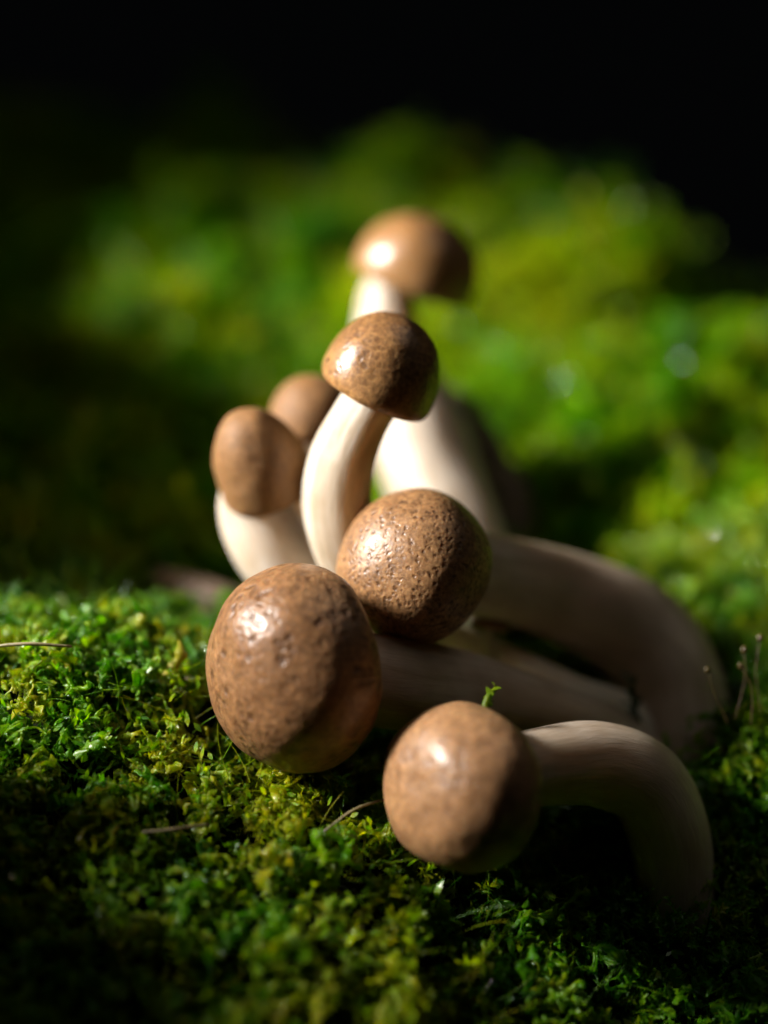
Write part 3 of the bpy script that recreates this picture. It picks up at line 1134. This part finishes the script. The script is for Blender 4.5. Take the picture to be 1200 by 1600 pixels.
def ribbon(name, label, pts, widths, mat, category):
    """a curled, crinkled blade with some thickness"""
    n = 26
    c = catmull([np.array(q) for q in pts], n)
    w_ = catmull([np.array([q]) for q in widths], n)
    base = Vector(c[0])
    v, f = [], []
    for i in range(n):
        t = Vector(c[min(i + 1, n - 1)] - c[max(i - 1, 0)]).normalized()
        s_ = t.cross(FWD).normalized()
        nn = s_.cross(t)
        ww = float(w_[i][0])
        q = Vector(c[i]) - base
        j1 = 1 + 0.3 * math.sin(i * 0.83) + 0.2 * math.sin(i * 0.37 + 1)
        j2 = 1 + 0.3 * math.sin(i * 0.61 + 2)
        v += [q - s_ * ww * j1 + nn * 0.0003, q - nn * 0.00012, q + s_ * ww * j2 + nn * 0.0003,
              q + s_ * ww * j2 + nn * 0.00042, q + nn * 0.0001, q - s_ * ww * j1 + nn * 0.00042]
        if i:
            a, b = (i - 1) * 6, i * 6
            f += [(a + k, a + (k + 1) % 6, b + (k + 1) % 6, b + k) for k in range(6)]
    o = mesh_obj(name, v, f, mat)
    o.location = base
    tag(o, label, category)
    return o


YEL = plain('yellow_frond', [(0.3, (0.24, 0.27, 0.012)), (0.6, (0.52, 0.45, 0.02)), (0.8, (0.55, 0.40, 0.04))], 500, 0.4, 0.0002, 0.5)
ribbon('curled_frond', 'curled yellow frond standing at the edge of the hollow beside the spotted cap',
       [P(236, 1056, 1), P(262, 1052, 0), P(276, 1036, 0), P(281, 1018, 0), P(278, 1000, 1)], [R_(3), R_(7), R_(9), R_(8), R_(2)], YEL, 'moss frond')

# spore stalks in the dark moss on the right
STALK = plain('spore_stalk', [(0.3, (0.05, 0.03, 0.012)), (0.7, (0.12, 0.075, 0.025))], 900, 0.4, 0.0001)
CAPS = plain('spore_capsule', [(0.3, (0.03, 0.02, 0.008)), (0.7, (0.10, 0.07, 0.015))], 900, 0.25, 0.0001)
for i, (a, b, c, d, e, cap_px, lab) in enumerate([
        (1190, 1090, 1187, 1003, 4, 7, 'tallest thin moss spore stalk with a dark capsule, right of the thick stem'),
        (1150, 1100, 1163, 1022, 3, 7, 'spore stalk with a brown capsule leaning over the mossy edge'),
        (1140, 1110, 1107, 1052, 3, 6, 'spore stalk with a small capsule bent towards the thick arched stem'),
        (1175, 1110, 1160, 1046, 2, 6, 'short spore stalk with a glinting capsule among taller ones')]):
    base, tip = P(a, b, e), P(c, d, e)
    root = bpy.data.objects.new('spore_stalk', None)
    root.empty_display_size = 0.002
    COL.objects.link(root)
    root.location = base
    tag(root, lab, 'spore stalk', 'moss spore stalks beside the mushroom cluster')
    mid = (base + tip) / 2 + RIGHT * 0.0006 * (1 if i % 2 else -1)
    v, f, _ = sweep([tip - base, mid - base, Vector((0, 0, -0.002))], [0.00006, 0.00007, 0.0001], nring=7, nseg=14, seed=i)
    mesh_obj('stalk', v, f, STALK, root)
    dd = (tip - mid).normalized()
    q = R_(cap_px)
    v, f, _ = sweep([tip - base + dd * q * 2.0, tip - base + dd * q * 1.5, tip - base + dd * q * 0.6, tip - base - dd * q * 0.2], [q * 0.1, q * 0.65, q * 0.8, q * 0.2], nring=12, nseg=12, seed=i)
    mesh_obj('capsule', v, f, CAPS, root)

# a dark speck on the glossy mottled cap
from mathutils.bvhtree import BVHTree
cap_o = [c for c in upright.children if c.name.startswith('cap')][0]
bv = BVHTree.FromPolygons([v.co + upright.location for v in cap_o.data.vertices], [tuple(p.vertices) for p in cap_o.data.polygons])
hit = bv.ray_cast(CAMPOS, (P(512, 563, 0) - CAMPOS).normalized())
if hit[0] is not None:
    x_, y_, z_ = frame_from(hit[1])
    v, f = [], []
    for i in range(5):
        for j in range(10):
            a, b = math.pi * i / 4, 2 * math.pi * j / 10
            q = 1 + 0.3 * math.sin(3 * b + i)
            v.append(hit[0] - upright.location + (x_ * math.cos(b) * math.sin(a) * 0.6 * q + y_ * math.sin(b) * math.sin(a) * q + z_ * math.cos(a) * 0.4) * 0.00035)
    f = [(i * 10 + j, i * 10 + (j + 1) % 10, (i + 1) * 10 + (j + 1) % 10, (i + 1) * 10 + j) for i in range(4) for j in range(10)]
    sp_ = mesh_obj('speck', v, f, plain('black_speck', [(0.3, (0.006, 0.005, 0.004)), (0.7, (0.02, 0.015, 0.01))], 900, 0.5), cap_o)
    sp_['label'] = 'tiny black speck near the rim'

# dry straws caught in the near moss
STRAW = plain('dry_straw', [(0.3, (0.16, 0.12, 0.05)), (0.7, (0.36, 0.30, 0.15))], 500, 0.5, 0.0001)
for pts, rr, lab in (
        ([(-30, 1012, -5), (40, 1006, -6), (112, 1010, -5)], 3.0, 'pale straight straw lying along the lit crest of the moss'),
        ([(222, 1300, -16), (270, 1296, -16), (326, 1288, -14)], 3.2, 'short straw poking from the dim moss below the spotted cap'),
        ([(505, 1300, -14), (560, 1262, -12), (640, 1240, -8)], 2.0, 'thin curved straw between the spotted cap and the smooth tan cap')):
    tube_thing('dry_straw', [P(*q) for q in pts], [R_(rr) * 0.6, R_(rr), R_(rr) * 0.7], STRAW, lab, 'straw', rr, nring=8, nseg=14, group='dry straws in the near moss')

# small flat wet leaflets that catch the lamp
WET = moss_material('wet_leaflet', [(0.06, 0.24, 0.002), (0.12, 0.38, 0.002), (0.25, 0.50, 0.002), (0.44, 0.56, 0.003), (0.56, 0.54, 0.005)], film=1.0, film_rough=0.07)


def leaflet(seed):
    rg = random.Random(seed)
    L, W = 0.0009 * rg.uniform(0.8, 1.2), 0.00036 * rg.uniform(0.8, 1.3)
    v = [(0, -L, 0), (W, -0.3 * L, 0.00002), (W * 0.8, 0.4 * L, 0.00003), (0, L, 0), (-W * 0.8, 0.4 * L, 0.00003), (-W, -0.3 * L, 0.00002), (0, 0, 0)]
    f = [(6, i, (i + 1) % 6) for i in range(6)]
    return v, f


leaflets = [mesh_obj('leaflet', *leaflet(600 + i), WET, link=False) for i in range(4)]
lay('wet_leaflet', leaflets, 5000, (0.0, 0.10), (0.03, 0.13), 'tiny wet glinting leaflets in the blurred moss right of the cluster', 'moss', 61,
    (0.003, 0.006), (0.7, 1.5), 0.002, tilt=1.2)
leaflets = [o.copy() for o in leaflets]
lay('wet_leaflet', leaflets, 4000, (-0.08, 0.09), (-0.024, 0.03), 'tiny wet glinting leaflets in the near moss', 'moss', 62,
    (0.001, 0.004), (0.4, 1.0), 0.001, tilt=1.2, keep=near_keep)
